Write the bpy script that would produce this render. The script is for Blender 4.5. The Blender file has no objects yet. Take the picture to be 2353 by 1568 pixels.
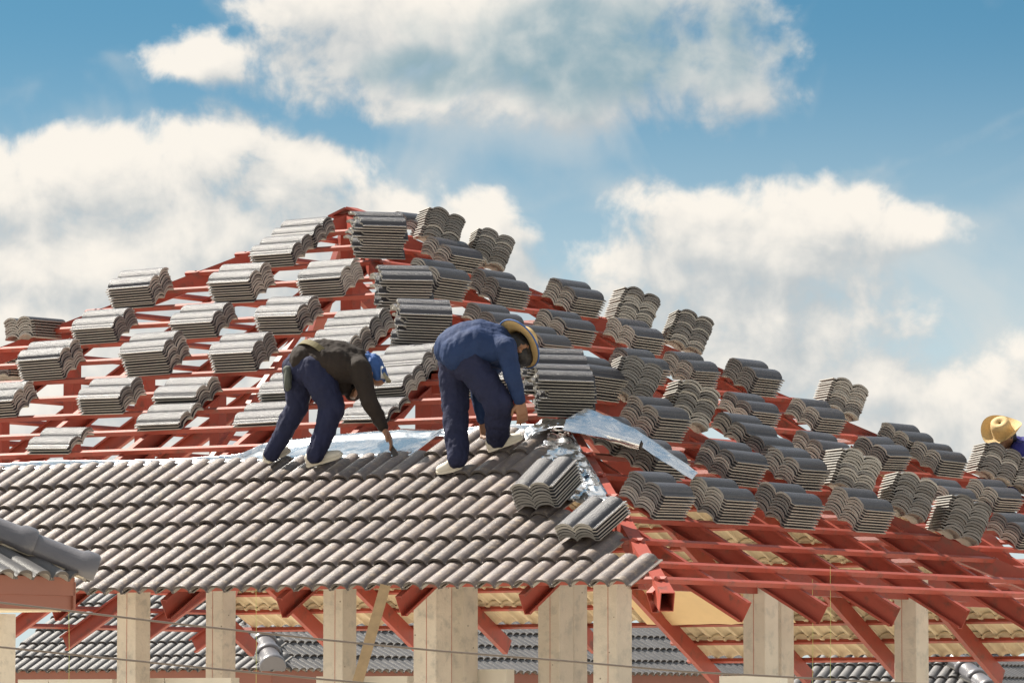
import bpy, bmesh, math, random
import numpy as np
from mathutils import Vector, Matrix, noise as mnoise
random.seed(7); rng = np.random.default_rng(7)
scn = bpy.context.scene; COL = scn.collection
R = math.radians

# ------------------------------------------------------------------ camera
HC = 2.5                                   # camera height above the ground
CW, CH, CF, CP = 2352, 1568, 11500, R(4.241)   # photo width/height in measuring pixels, focal length, pitch
cam = bpy.data.cameras.new('camera'); camo = bpy.data.objects.new('camera', cam); COL.objects.link(camo)
cam.sensor_width = 36; cam.lens = CF / CW * 36; cam.clip_start = .5; cam.clip_end = 20000
scn.cycles.max_bounces = 6; scn.cycles.diffuse_bounces = 3; scn.cycles.glossy_bounces = 3; scn.cycles.caustics_reflective = False
camo.location = (0, 0, HC); camo.rotation_euler = (R(90) + CP, 0, 0); scn.camera = camo

# ------------------------------------------------------------------ sun, exposure
SUN = Vector((-.483, .418, .769)).normalized()
sl = bpy.data.lights.new('sun', 'SUN'); sl.energy = 5; sl.angle = R(.53); sl.color = (1, .93, .82)
so = bpy.data.objects.new('sun', sl); COL.objects.link(so)
so.rotation_euler = (-SUN).to_track_quat('-Z', 'Y').to_euler(); so.location = (0, 0, 60)
vs = scn.view_settings; vs.view_transform = 'Standard'; vs.look = 'None'; vs.gamma = 1; vs.exposure = 1.03

# ------------------------------------------------------------------ node helper
class NT:
    def __init__(s, tree): s.t = tree; tree.nodes.clear()
    def n(s, typ, **kw):
        nd = s.t.nodes.new(typ)
        for k, v in kw.items():
            if k.startswith('i_'):
                key = k[2:]; nd.inputs[int(key) if key.isdigit() else key.replace('_', ' ')].default_value = v
            else: setattr(nd, k, v)
        return nd
    def l(s, a, b): s.t.links.new(a, b)
    def _in(s, nd, i, v):
        if isinstance(v, bpy.types.NodeSocket): s.l(v, nd.inputs[i])
        elif v is not None: nd.inputs[i].default_value = v
    def m(s, op, a, b=None, c=None, clamp=False):
        nd = s.t.nodes.new('ShaderNodeMath'); nd.operation = op; nd.use_clamp = clamp
        s._in(nd, 0, a); s._in(nd, 1, b); s._in(nd, 2, c); return nd.outputs[0]
    def mix(s, f, a, b):
        nd = s.t.nodes.new('ShaderNodeMix'); nd.data_type = 'RGBA'
        s._in(nd, 0, f); s._in(nd, 6, a); s._in(nd, 7, b); return nd.outputs[2]
    def ss(s, x, lo, hi):
        nd = s.t.nodes.new('ShaderNodeMapRange'); nd.interpolation_type = 'SMOOTHSTEP'
        s._in(nd, 0, x); s._in(nd, 1, lo); s._in(nd, 2, hi); return nd.outputs[0]
    def noise(s, vec, scale, detail=6, rough=.55, dim='3D', dist=0):
        nd = s.t.nodes.new('ShaderNodeTexNoise'); nd.noise_dimensions = dim
        if vec is not None: s.l(vec, nd.inputs['Vector'])
        nd.inputs['Scale'].default_value = scale; nd.inputs['Detail'].default_value = detail
        nd.inputs['Roughness'].default_value = rough; nd.inputs['Distortion'].default_value = dist
        return nd.outputs[0]

# ------------------------------------------------------------------ world: Nishita sky with cumulus clouds
world = bpy.data.worlds.new('World'); scn.world = world; world.use_nodes = True
def build_world():
    w = NT(world.node_tree)
    out = w.n('ShaderNodeOutputWorld'); bg = w.n('ShaderNodeBackground'); bg.inputs[1].default_value = .1
    w.l(bg.outputs[0], out.inputs[0])
    tc = w.n('ShaderNodeTexCoord'); D = tc.outputs['Generated']
    sep = w.n('ShaderNodeSeparateXYZ'); w.l(D, sep.inputs[0]); X, Y, Z = sep.outputs
    # sky: look up the clear sky higher than the view direction, so the blue stays deep near the roofs
    zz = w.m('ADD', w.m('MULTIPLY', w.m('MAXIMUM', Z, 0.0), 3.2), .03)
    cmb = w.n('ShaderNodeCombineXYZ'); w.l(X, cmb.inputs[0]); w.l(Y, cmb.inputs[1]); w.l(zz, cmb.inputs[2])
    nrm = w.n('ShaderNodeVectorMath', operation='NORMALIZE'); w.l(cmb.outputs[0], nrm.inputs[0])
    sky = w.n('ShaderNodeTexSky', sky_type='NISHITA', sun_disc=False)
    sky.sun_elevation = math.asin(SUN.z); sky.sun_rotation = math.atan2(SUN.x, SUN.y)
    sky.altitude = 0; sky.air_density = 1; sky.dust_density = .6; sky.ozone_density = 2.5
    w.l(nrm.outputs[0], sky.inputs[0])
    tint = w.n('ShaderNodeMix', data_type='RGBA', blend_type='MULTIPLY'); tint.inputs[0].default_value = 1
    w.l(sky.outputs[0], tint.inputs[6]); tint.inputs[7].default_value = (.28, .50, .465, 1)
    # angles in degrees: u to the right of north (the view), v above the horizon
    U = w.m('MULTIPLY', w.m('ARCTAN2', X, Y), 57.2958); V = w.m('MULTIPLY', w.m('ARCSINE', Z), 57.2958)
    K = CF * math.pi / 180                   # measuring pixels per degree
    def P(x, y): return ((x - 1176) / K, (1637 - y) / K)
    clouds = [ # x, y, rx, ry in measuring pixels -> fixed bearings in the sky, strength
        (760, 20, 210, 120), (820, 120, 240, 110), (900, 60, 260, 150), (1150, 60, 330, 190), (1400, 90, 330, 190), (1590, 130, 230, 170), (1560, 40, 230, 150), (1640, 160, 190, 120), (1690, 200, 130, 80), (880, 195, 300, 72), (1300, 215, 400, 75),
        (400, 142, 90, 50), (480, 135, 110, 62), (530, 158, 80, 48),
        (480, 350, 160, 105), (250, 420, 220, 115), (650, 420, 180, 95), (60, 460, 190, 120), (380, 600, 620, 210), (300, 820, 700, 260), (870, 525, 130, 90), (720, 660, 400, 170),
        (1100, 535, 110, 82), (1170, 555, 70, 62), (1105, 660, 180, 130),
        (1555, 510, 165, 95), (1850, 510, 190, 98), (1700, 590, 370, 105), (2040, 540, 150, 52), (1500, 670, 190, 140), (1720, 750, 400, 160),
        (2010, 900, 260, 95), (2290, 920, 170, 130), (2345, 830, 70, 75), (2150, 1000, 360, 110)]
    cu_ = w.n('ShaderNodeCombineXYZ'); w.l(U, cu_.inputs[0]); w.l(V, cu_.inputs[1]); UV = cu_.outputs[0]
    nz = w.noise(UV, .85, 6, .58, '2D', .3); big = w.noise(UV, .28, 1, .5, '2D'); fine = w.noise(UV, 2.4, 5, .52, '2D', .12)
    def field(du, dv):
        acc = None
        for (x, y, rx, ry) in clouds:
            cu, cv = P(x, y); kx, ky = K / rx, K / ry
            q = w.n('ShaderNodeVectorMath', operation='MULTIPLY_ADD'); w.l(UV, q.inputs[0])
            q.inputs[1].default_value = (kx, ky, 0); q.inputs[2].default_value = ((du - cu) * kx, (dv - cv) * ky, 0)
            d = w.n('ShaderNodeVectorMath', operation='DOT_PRODUCT'); w.l(q.outputs[0], d.inputs[0]); w.l(q.outputs[0], d.inputs[1])
            st = min(1.0, max(.22, ry / 95)); dv_ = d.outputs['Value'] if st >= 1 else w.m('ADD', 1 - st, w.m('MULTIPLY', d.outputs['Value'], st))   # small clouds are thin
            acc = dv_ if acc is None else w.m('SMOOTH_MIN', acc, dv_, .3)
        return w.m('MAXIMUM', w.m('SUBTRACT', 1.0, acc), -1.6)
    # away from those bearings the same broken cumulus goes on
    rad = w.m('SQRT', w.m('ADD', w.m('POWER', w.m('DIVIDE', U, 7.5), 2), w.m('POWER', w.m('DIVIDE', w.m('SUBTRACT', V, 4.0), 6.0), 2)))
    outm = w.ss(rad, 1.0, 1.5)
    fout = w.m('MULTIPLY', w.m('SUBTRACT', w.noise(UV, .07, 3, .5, '2D'), .5), 7.0)
    def blend(f): return w.m('ADD', w.m('MULTIPLY', f, w.m('SUBTRACT', 1.0, outm)), w.m('MULTIPLY', fout, outm))
    wob = w.m('ADD', w.m('MULTIPLY', w.m('SUBTRACT', nz, .5), 2.5), w.m('MULTIPLY', w.m('SUBTRACT', big, .5), .8))
    fz = w.m('SUBTRACT', fine, .5)
    F0 = w.m('ADD', blend(field(0, 0)), w.m('ADD', wob, w.m('MULTIPLY', fz, 1.5)))
    # light: compare with the cloud a little towards the sun (up and left)
    of = w.n('ShaderNodeVectorMath', operation='ADD'); w.l(UV, of.inputs[0]); of.inputs[1].default_value = (-.20, .36, 0)
    n1 = w.noise(of.outputs[0], .85, 4, .55, '2D', .3)
    F1 = w.m('ADD', blend(field(-.22, .42)), w.m('ADD', w.m('MULTIPLY', w.m('SUBTRACT', n1, .5), 2.5), w.m('MULTIPLY', w.m('SUBTRACT', big, .5), .8)))
    sh = w.ss(w.m('ADD', w.m('SUBTRACT', F0, F1), w.m('MULTIPLY', w.m('SUBTRACT', big, .5), 1.6)), -1.2, 1.25)
    alpha = w.m('MULTIPLY', w.ss(F0, -.62, w.m('SUBTRACT', .85, w.m('MULTIPLY', sh, .40))), .97)
    # the thick middle of the large high cloud is greyer
    def ell(x, y, rx, ry):
        cu, cv = P(x, y); a = w.m('DIVIDE', w.m('SUBTRACT', U, cu), rx / K); b = w.m('DIVIDE', w.m('SUBTRACT', V, cv), ry / K)
        return w.m('SUBTRACT', 1.0, w.m('ADD', w.m('MULTIPLY', a, a), w.m('MULTIPLY', b, b)))
    tk = w.m('SMOOTH_MAX', ell(1390, 105, 390, 120), ell(1010, 165, 200, 60), .4)
    thick = w.ss(w.m('ADD', tk, w.m('MULTIPLY', w.m('SUBTRACT', nz, .5), 3.2)), -.85, .75)
    lit = (4.85, 4.55, 4.1, 1); shd = (2.55, 2.75, 2.85, 1); dk = (1.2, 1.95, 2.3, 1)
    ccol = w.mix(sh, shd, lit)
    ccol = w.mix(w.m('MULTIPLY', thick, w.m('SUBTRACT', .95, w.m('MULTIPLY', sh, .45))), ccol, dk)
    # pale air low over the horizon
    hz = w.m('SUBTRACT', 1.0, w.ss(V, 2.3, 8.3))
    skyc = w.mix(w.m('MULTIPLY', hz, .95), tint.outputs[2], (3.3, 3.75, 3.8, 1))
    # thin veils
    veil = w.m('MULTIPLY', w.ss(w.m('ADD', w.noise(UV, .33, 4, .6, '2D', .8), w.m('MULTIPLY', F0, .06)), .38, .70), .55)
    col = w.mix(veil, skyc, (3.55, 3.55, 3.4, 1))
    col = w.mix(alpha, col, ccol)
    w.l(col, bg.inputs[0])
build_world()
world.cycles.sampling_method = 'MANUAL'; world.cycles.sample_map_resolution = 512

# ------------------------------------------------------------------ materials
def mat(name, base, rough=.6, metal=0, var=.12, nscale=8, bump=0, bscale=60, spec=.5, coat=0, col2=None, thr=None, objvar=0, speck=None):
    m = bpy.data.materials.new(name); m.use_nodes = True; w = NT(m.node_tree)
    out = w.n('ShaderNodeOutputMaterial'); b = w.n('ShaderNodeBsdfPrincipled'); w.l(b.outputs[0], out.inputs[0])
    tc = w.n('ShaderNodeTexCoord'); V = tc.outputs['Object']
    info = w.n('ShaderNodeObjectInfo')
    off = w.n('ShaderNodeVectorMath', operation='ADD'); w.l(V, off.inputs[0])
    mul = w.n('ShaderNodeVectorMath', operation='SCALE'); mul.inputs[0].default_value = (31, 17, 23); w.l(info.outputs['Random'], mul.inputs['Scale']); w.l(mul.outputs[0], off.inputs[1])
    V = off.outputs[0]
    nz = w.noise(V, nscale, 6, .6)
    k = w.m('ADD', 1 - var, w.m('MULTIPLY', nz, 2 * var))
    if objvar: k = w.m('MULTIPLY', k, w.m('ADD', 1 - objvar, w.m('MULTIPLY', info.outputs['Random'], 2 * objvar)))
    c = w.n('ShaderNodeMix', data_type='RGBA', blend_type='MULTIPLY'); c.inputs[0].default_value = 1
    c.inputs[6].default_value = (*base, 1); w.l(k, c.inputs[7]); col = c.outputs[2]
    if col2:
        f = w.ss(w.noise(V, nscale * 2.3, 7, .65), thr[0], thr[1]); col = w.mix(f, col, (*col2, 1))
    if speck:   # small pits or sparkle: (scale, size, colour)
        vo = w.n('ShaderNodeTexVoronoi'); w.l(V, vo.inputs['Vector']); vo.inputs['Scale'].default_value = speck[0]
        f = w.m('SUBTRACT', 1.0, w.ss(vo.outputs[0], speck[1] * .6, speck[1])); col = w.mix(f, col, (*speck[2], 1))
    w.l(col, b.inputs['Base Color'])
    rr = w.m('ADD', rough - .08, w.m('MULTIPLY', nz, .16)); w.l(rr, b.inputs['Roughness'])
    b.inputs['Metallic'].default_value = metal; b.inputs['Specular IOR Level'].default_value = spec
    if coat: b.inputs['Coat Weight'].default_value = coat; b.inputs['Coat Roughness'].default_value = .22
    if bump:
        bp = w.n('ShaderNodeBump'); bp.inputs['Strength'].default_value = bump; bp.inputs['Distance'].default_value = .01
        w.l(w.noise(V, bscale, 5, .65), bp.inputs['Height']); w.l(bp.outputs[0], b.inputs['Normal'])
    return m
M = {}
M['glaze'] = mat('tile_glaze', (.054, .053, .064), .36, var=.3, nscale=9, bump=.55, bscale=190, spec=.52, col2=(.20, .175, .15), thr=(.62, .84), objvar=.2)
M['dusty'] = mat('dusty_tile_glaze', (.145, .116, .110), .34, var=.25, nscale=9, bump=.35, bscale=190, spec=.6, col2=(.33, .26, .195), thr=(.46, .76), objvar=.28)
M['weathered'] = mat('weathered_tile_glaze', (.105, .10, .102), .42, var=.22, nscale=9, bump=.35, bscale=190, spec=.55, col2=(.22, .20, .18), thr=(.55, .8), objvar=.16)
M['greyedge'] = mat('grey_tile_edge', (.19, .185, .18), .8, var=.25, nscale=14, bump=.3, bscale=150, objvar=.2)
M['edge'] = mat('painted_tile_edge', (.085, .072, .066), .7, var=.25, nscale=14, bump=.3, bscale=150, objvar=.15)
M['raw'] = mat('tile_concrete', (.385, .37, .34), .85, var=.25, nscale=14, bump=.3, bscale=150, objvar=.15)
M['under'] = mat('tile_underside', (.58, .48, .33), .9, var=.22, nscale=7, bump=.3, bscale=120, objvar=.12)
M['steel'] = mat('red_primer', (.30, .055, .036), .52, var=.28, nscale=4, bump=.15, bscale=60, spec=.4, col2=(.17, .055, .04), thr=(.50, .72), objvar=.18)
M['column'] = mat('column_concrete', (.60, .54, .46), .88, var=.22, nscale=4, bump=.5, bscale=30, col2=(.44, .41, .36), thr=(.48, .70), speck=(9, .07, (.2, .17, .13)), objvar=.06)
M['chalk'] = mat('red_chalk', (.42, .10, .06), .9)
M['block'] = mat('aerated_block', (.72, .68, .60), .9, var=.08, nscale=10, bump=.2, bscale=80, objvar=.05)
M['fascia'] = mat('fascia_paint', (.26, .10, .07), .6, var=.12, nscale=4)
M['cream'] = mat('cream_soffit', (.65, .57, .42), .7)
M['cap'] = mat('ridge_cap', (.135, .13, .145), .36, var=.2, nscale=6, bump=.25, bscale=90, spec=.6, coat=.25)
M['mortar'] = mat('mortar', (.62, .57, .48), .9, bump=.4, bscale=40)
M['wood'] = mat('raw_timber', (.42, .29, .16), .8, var=.3, nscale=20, bump=.2, bscale=90)
M['ply'] = mat('tan_sheet', (.66, .48, .26), .7, var=.15, nscale=5, bump=.35, bscale=9)
M['wire'] = mat('cable_sheath', (.16, .13, .11), .6)
M['string'] = mat('setting_line', (.55, .62, .22), .7)
M['rope'] = mat('pink_line', (.7, .28, .2), .7)
M['sand'] = mat('ground_sand', (.57, .52, .44), .95, var=.25, nscale=.6, bump=.4, bscale=5, col2=(.25, .22, .13), thr=(.5, .7))
M['render'] = mat('wall_render', (.60, .54, .44), .85, var=.1)
M['navy'] = mat('navy_trousers', (.020, .024, .058), .85, var=.4, nscale=9, bump=1.0, bscale=15, spec=.25)
M['blue'] = mat('blue_shirt', (.019, .039, .108), .8, var=.35, nscale=8, bump=1.0, bscale=14, spec=.25)
M['violet'] = mat('violet_blue_shirt', (.03, .03, .17), .8, var=.25, nscale=10, bump=.5, bscale=22, spec=.25)
M['black'] = mat('faded_black_shirt', (.032, .025, .022), .85, var=.4, nscale=7, bump=1.0, bscale=14, spec=.2)
M['skin'] = mat('skin', (.30, .15, .085), .5, var=.12, nscale=20)
M['hair'] = mat('hair', (.012, .010, .010), .5)
M['shoe'] = mat('white_canvas', (.66, .62, .54), .75, var=.15, nscale=12)
M['sole'] = mat('rubber_sole', (.72, .68, .58), .6)
M['belt'] = mat('khaki_webbing', (.16, .135, .07), .85, var=.2, nscale=30)
M['pouch'] = mat('grey_green_pouch', (.075, .085, .075), .85, var=.3, nscale=20, bump=.4, bscale=40)
M['capblue'] = mat('bright_blue_cloth', (.04, .11, .32), .7, var=.25, nscale=25, bump=.5, bscale=40)
M['white'] = mat('white_cloth', (.7, .72, .74), .8)
M['straw'] = mat('straw', (.62, .43, .19), .75, var=.25, nscale=60, bump=.6, bscale=160)
M['dark'] = mat('dark_cardboard', (.06, .05, .045), .9)
M['khakicap'] = mat('khaki_brim', (.30, .27, .18), .85)
def foil_mat(name, rough, sc, bs):
    m = bpy.data.materials.new(name); m.use_nodes = True; w = NT(m.node_tree)
    out = w.n('ShaderNodeOutputMaterial'); b = w.n('ShaderNodeBsdfPrincipled'); w.l(b.outputs[0], out.inputs[0])
    b.inputs['Base Color'].default_value = (.86, .88, .92, 1); b.inputs['Metallic'].default_value = 1; b.inputs['Roughness'].default_value = rough
    tc = w.n('ShaderNodeTexCoord'); bp = w.n('ShaderNodeBump'); bp.inputs['Strength'].default_value = bs; bp.inputs['Distance'].default_value = .02
    w.l(w.noise(tc.outputs['Object'], sc, 3, .5, dist=.8), bp.inputs['Height']); w.l(bp.outputs[0], b.inputs['Normal'])
    return m
M['foil'] = foil_mat('aluminium_foil', .15, 5, .35); M['foilsmooth'] = foil_mat('taut_aluminium_foil', .24, 9, .45)

# ------------------------------------------------------------------ geometry helpers
WM = {}                                     # world matrix of every parented object
def link(o, parent=None, mw=None):
    COL.objects.link(o); mw = mw if mw is not None else Matrix.Identity(4); WM[o.name] = mw
    if parent is not None: o.parent = parent; o.matrix_basis = WM[parent.name].inverted() @ mw
    else: o.matrix_basis = mw
    return o
def tag(o, label=None, cat=None, group=None, kind=None):
    for k, v in (('label', label), ('category', cat), ('group', group), ('kind', kind)):
        if v: o[k] = v
    return o
def empty(name, loc, parent=None):
    o = bpy.data.objects.new(name, None); o.empty_display_size = .1
    return link(o, parent, Matrix.Translation(loc))
class MB:
    def __init__(s): s.v = []; s.f = []; s.m = []; s.sm = []
    def add(s, vs, fs, mi=0, smooth=False):
        n = len(s.v); s.v += [tuple(v) for v in vs]; s.f += [tuple(i + n for i in f) for f in fs]
        s.m += [mi] * len(fs); s.sm += [smooth] * len(fs)
    def box(s, o, ax, ay, az, mi=0):         # corner + three edge vectors
        o, ax, ay, az = map(Vector, (o, ax, ay, az))
        vs = [o, o + ax, o + ax + ay, o + ay, o + az, o + ax + az, o + ax + ay + az, o + ay + az]
        fs = [(0, 3, 2, 1), (4, 5, 6, 7), (0, 1, 5, 4), (1, 2, 6, 5), (2, 3, 7, 6), (3, 0, 4, 7)]
        if ax.cross(ay).dot(az) < 0: fs = [f[::-1] for f in fs]
        s.add(vs, fs, mi)
    def loft(s, rings, mi=0, smooth=True, cap=True, closed=True):
        n = len(rings[0]); vs = [p for r in rings for p in r]; fs = []
        for i in range(len(rings) - 1):
            for j in range(n if closed else n - 1):
                k = (j + 1) % n; fs.append((i * n + j, i * n + k, (i + 1) * n + k, (i + 1) * n + j))
        s.add(vs, fs, mi, smooth)
        if cap and closed: s.add(rings[0], [tuple(range(n))[::-1]], mi); s.add(rings[-1], [tuple(range(n))], mi)
    def tube(s, pts, r, seg=8, mi=0, cap=True):
        pts = [Vector(p) for p in pts]; rings = []; rr = r if isinstance(r, (list, tuple)) else [r] * len(pts)
        for i, p in enumerate(pts):
            d = (pts[min(i + 1, len(pts) - 1)] - pts[max(i - 1, 0)]).normalized()
            a = d.cross(Vector((0, 0, 1)) if abs(d.z) < .9 else Vector((1, 0, 0))).normalized(); b = d.cross(a)
            rings.append([p + (a * math.cos(t) + b * math.sin(t)) * rr[i] for t in [2 * math.pi * j / seg for j in range(seg)]])
        s.loft(rings, mi, True, cap)
    def mesh(s, name, mats):
        me = bpy.data.meshes.new(name); me.from_pydata([tuple(v) for v in s.v], [], s.f)
        for k in mats: me.materials.append(M[k])
        me.polygons.foreach_set('material_index', s.m); me.polygons.foreach_set('use_smooth', s.sm); me.update(); return me
    def build(s, name, mats, parent=None, mw=None):
        mats = [mats] if isinstance(mats, str) else mats
        mw = mw or (WM[parent.name] if parent is not None else Matrix.Identity(4))
        inv = mw.inverted(); s.v = [inv @ Vector(v) for v in s.v]
        return link(bpy.data.objects.new(name, s.mesh(name, mats)), parent, mw)
def frame(o, x, y, z):
    m = Matrix((x, y, z)).transposed().to_4x4(); m.translation = o; return m

# ------------------------------------------------------------------ the house's roof: planes and directions
AL, PI_ = R(34.0158), R(29.4015); T = math.tan(PI_); cp, sp = math.cos(PI_), math.sin(PI_); G = .3332
eA = Vector((-math.cos(AL), math.sin(AL), 0)); eB = Vector((math.sin(AL), math.cos(AL), 0)); UP = Vector((0, 0, 1))
E0 = Vector((.6535, 32.7771, .8288 + HC)); MSET = .90; C = E0 - .4082 * eA; C2 = C + MSET * eA
RM, RW = 5.854, 3.08                          # plan runs of the main roof and of the front wing
uA = eB * cp + UP * sp; nA = -eB * sp + UP * cp
uB = eA * cp + UP * sp; nB = -eA * sp + UP * cp
uC = -eB * cp + UP * sp; nC = eB * sp + UP * cp          # back slope
uL = -eA * cp + UP * sp; nL = eA * sp + UP * cp          # left back slope
CAM = Vector((0, 0, HC))
def ray(x, y):
    dx, du = (x - CW / 2) / CF, (CH / 2 - y) / CF; c, s = math.cos(CP), math.sin(CP)
    return Vector((dx, c - du * s, s + du * c))
def hit(x, y, p0, n):
    d = ray(x, y); return CAM + d * ((p0 - CAM).dot(n) / d.dot(n))
def at(x, y, depth):
    d = ray(x, y); return CAM + d * (depth / d.y)
def PA(a, run, h=0): return C + a * eA + run * (eB + T * UP) + h * nA
def PB(b, run, h=0, c=None): return (C if c is None else c) + b * eB + run * (eA + T * UP) + h * nB
def PC(a, run, h=0): return C2 + a * eA + 2 * RM * eB + run * (-eB + T * UP) + h * nC
def PL(b, run, h=0): return C2 + 2 * RM * eA + b * eB + run * (-eA + T * UP) + h * nL
gr = G * cp                                   # plan run per course

# ------------------------------------------------------------------ setting
g = MB(); g.add([(-6000, -3000, 0), (6000, -3000, 0), (6000, 12000, 0), (-6000, 12000, 0)], [(0, 1, 2, 3)])
tag(g.build('ground', 'sand'), kind='structure')

# ------------------------------------------------------------------ roof tile meshes (x across, y along the rolls, z up)
TL, TW = .42, .33
def profile(hw, h, ex):
    pts = [(0, .002)]
    for c in (.075, .225):
        for i in range(9):
            f = i / 8; pts.append((c - hw * math.cos(math.pi * f), h * math.sin(math.pi * f) ** ex))
    return pts + [(.296, 0), (.299, -.006), (TW, -.007)]
PROF = profile(.070, .0310, 1.3); PROFL = profile(.066, .041, .92)   # nested tiles read shallower than laid ones
def tile_mesh(name, mats, seed=0, cut=0, thick=.0165, tail=1, head=1, nibs=True, prof=None):
    PROF_ = prof or PROF
    rnd = random.Random(seed); b = MB(); top = []; bot = []; n = len(PROF_)
    warp = [rnd.uniform(-.0015, .0015) for _ in range(4)]
    def row(y0f, dz, t):
        out = []
        for i, (x, z) in enumerate(PROF_):
            tt = min(t, .008) if (i >= n - 2 and t) else t
            out.append((x, y0f(i), z + dz - tt + warp[i % 4]))
        return out
    off = [0] * n
    if cut:
        sl = rnd.uniform(-.35, .35); off = [max(-.02, cut + sl * (x - .15) + rnd.uniform(-.013, .013)) for x, z in PROF_]
    f0 = lambda i: off[i]; f1 = lambda i: TL + 0
    t0, t1, b0, b1 = row(f0, 0, 0), row(f1, 0, 0), row(f0, 0, thick), row(f1, 0, thick)
    q = lambda: [(i, i + 1, n + i + 1, n + i) for i in range(n - 1)]
    b.add(t0 + t1, q(), 0, True)
    b.add(b0 + b1, [f[::-1] for f in q()], 1, True)
    b.add(b0 + t0, q(), tail); b.add(b1 + t1, [f[::-1] for f in q()], head)
    b.add([b0[0], b1[0], t1[0], t0[0]], [(3, 2, 1, 0)], 1); b.add([b0[-1], b1[-1], t1[-1], t0[-1]], [(0, 1, 2, 3)], 1)
    if not cut and nibs:                       # nibs at the head, underneath
        for x in (.135, .16):
            b.box((x, TL - .035, -.030), (.016, 0, 0), (0, .02, 0), (0, 0, .02), 1)
    return b.mesh(name, mats)
TILES = [tile_mesh('roof_tile', ['glaze', 'raw', 'greyedge'], s, nibs=False) for s in range(3)]
DARKT = [tile_mesh('roof_tile', ['glaze', 'raw', 'greyedge'], s, tail=2, head=2, nibs=False) for s in range(30, 33)]
LAID = [tile_mesh('roof_tile', ['dusty', 'raw', 'edge'], s, tail=2, prof=PROFL) for s in range(40, 44)]
NEIGH = [tile_mesh('roof_tile', ['weathered', 'raw', 'edge'], s, tail=2, nibs=False, prof=PROFL) for s in range(50, 53)]
CUTS = [tile_mesh('cut_roof_tile', ['glaze', 'raw'], s, cut=.03) for s in range(10, 17)]
UNDER = [tile_mesh('roof_tile', ['glaze', 'under'], s, nibs=False, prof=PROFL) for s in range(20, 23)]
def tile(parent, mw, meshes=TILES, name='roof_tile'):
    return link(bpy.data.objects.new(name, random.choice(meshes)), parent, mw)
def jit(a): return random.uniform(-a, a)

# ------------------------------------------------------------------ the house
house = empty('house', C + Vector((0, 0, 0)) - UP * C.z)
WM[house.name] = Matrix.Translation((C.x, C.y, 0))
tag(house, 'unfinished house with red steel roof frame, concrete columns and half laid grey tiles', 'house')
BH = .034                                      # batten height
def bar(name, p0, p1, wdir, hdir, w, h, mk='steel', parent=None):
    """solid bar; top centre line p0-p1, width along wdir, depth h against hdir"""
    b = MB(); d = (p1 - p0); o = p0 - wdir * (w / 2) - hdir * h
    b.box(o, d, wdir * w, hdir * h); return b.build(name, mk, parent or house)
def channel(name, p0, p1, wdir, hdir, w=.05, h=.15, t=.004, parent=None, flip=1):
    """C channel, open to +wdir*flip; top centre line p0-p1"""
    b = MB(); d = p1 - p0; wd = wdir * flip
    o = p0 - wd * (w / 2) - hdir * h
    b.box(o, d, wd * t, hdir * h)                                   # web
    b.box(o + wd * t, d, wd * (w - t), hdir * t)                    # lower flange
    b.box(o + wd * t + hdir * (h - t), d, wd * (w - t), hdir * t)   # upper flange
    b.box(o + wd * (w - t) + hdir * t, d, wd * t, hdir * .014)      # lips
    b.box(o + wd * (w - t) + hdir * (h - t - .014), d, wd * t, hdir * .014)
    return b.build(name, 'steel', parent or house)
NR = int(RM / gr)
def batten(p0, p1, u, n): bar('batten', p0 + p0.lerp(p1, 0) * 0, p1, u, n, .036, BH)
# front left slope
for r in range(0, NR + 1):
    run = max(r, .32) * gr
    a0 = run if run < RW else MSET + run
    p0, p1 = PA(a0 - .04, run), PA(min(MSET + 2 * RM - run, 10.5) + (.09 if run > 2 else 0), run)
    batten(p0, p1, uA, nA)
# wing front slope and main right slope
for r in range(0, NR + 1):
    run = max(r, .32) * gr
    if run < RW - .05: batten(PB(run - .04, run), PB(2 * RW - run, run), uB, nB)
    b0 = run if run >= RW else 2 * RW - run
    batten(PB(b0, run, 0, C2), PB(min(2 * RM - run, 11.5) + .06, run, 0, C2), uB, nB)
    if run < RW - .05:                          # far side of the wing, up to the valley
        k = 2 * RW - run
        q0, q1 = C + k * eB + run * T * UP + run * eA, C + k * eB + run * T * UP + (MSET + run) * eA
        batten(q0, q1, uC, nC)
# back slope and left back slope
for r in range(-2, NR + 1):
    run = r * gr
    batten(PC(max(run, 0), run), PC((2 * RM - run if r <= 9 else min(2 * RM - run, run + 1.6)) if r >= 0 else 6.6, run), uC, nC)
    if r >= 0: batten(PL(run, run), PL(2 * RM - run, run), uL, nL)
# hips
def hip(c, d, r0, r1, w=.095, h=.13):
    dd = (d + T * UP); p0, p1 = c + dd * r0, c + dd * r1
    side = d.cross(UP).normalized(); n = side.cross(dd).normalized(); n = n if n.z > 0 else -n
    p0, p1 = p0 - n * .012, p1 - n * .012
    b = MB(); t = .005; o = p0 - side * (w / 2) - n * h; L = p1 - p0      # open square tube, as its sawn end shows
    b.box(o, L, side * t, n * h); b.box(o + side * (w - t), L, side * t, n * h)
    b.box(o + side * t, L, side * (w - 2 * t), n * t); b.box(o + side * t + n * (h - t), L, side * (w - 2 * t), n * t)
    b.build('hip_beam', 'steel', house)
hip(C, eA + eB, -.07, RW); hip(C2, eA + eB, RW, RM)
hip(C + 2 * RW * eB, eA - eB, -.1, RW); hip(C2 + 2 * RM * eB, eA - eB, -.1, RM)
hip(C2 + 2 * RM * eA, eB - eA, -.1, RM); hip(C2 + 2 * RM * (eA + eB), -eA - eB, -.1, RM)
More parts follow.
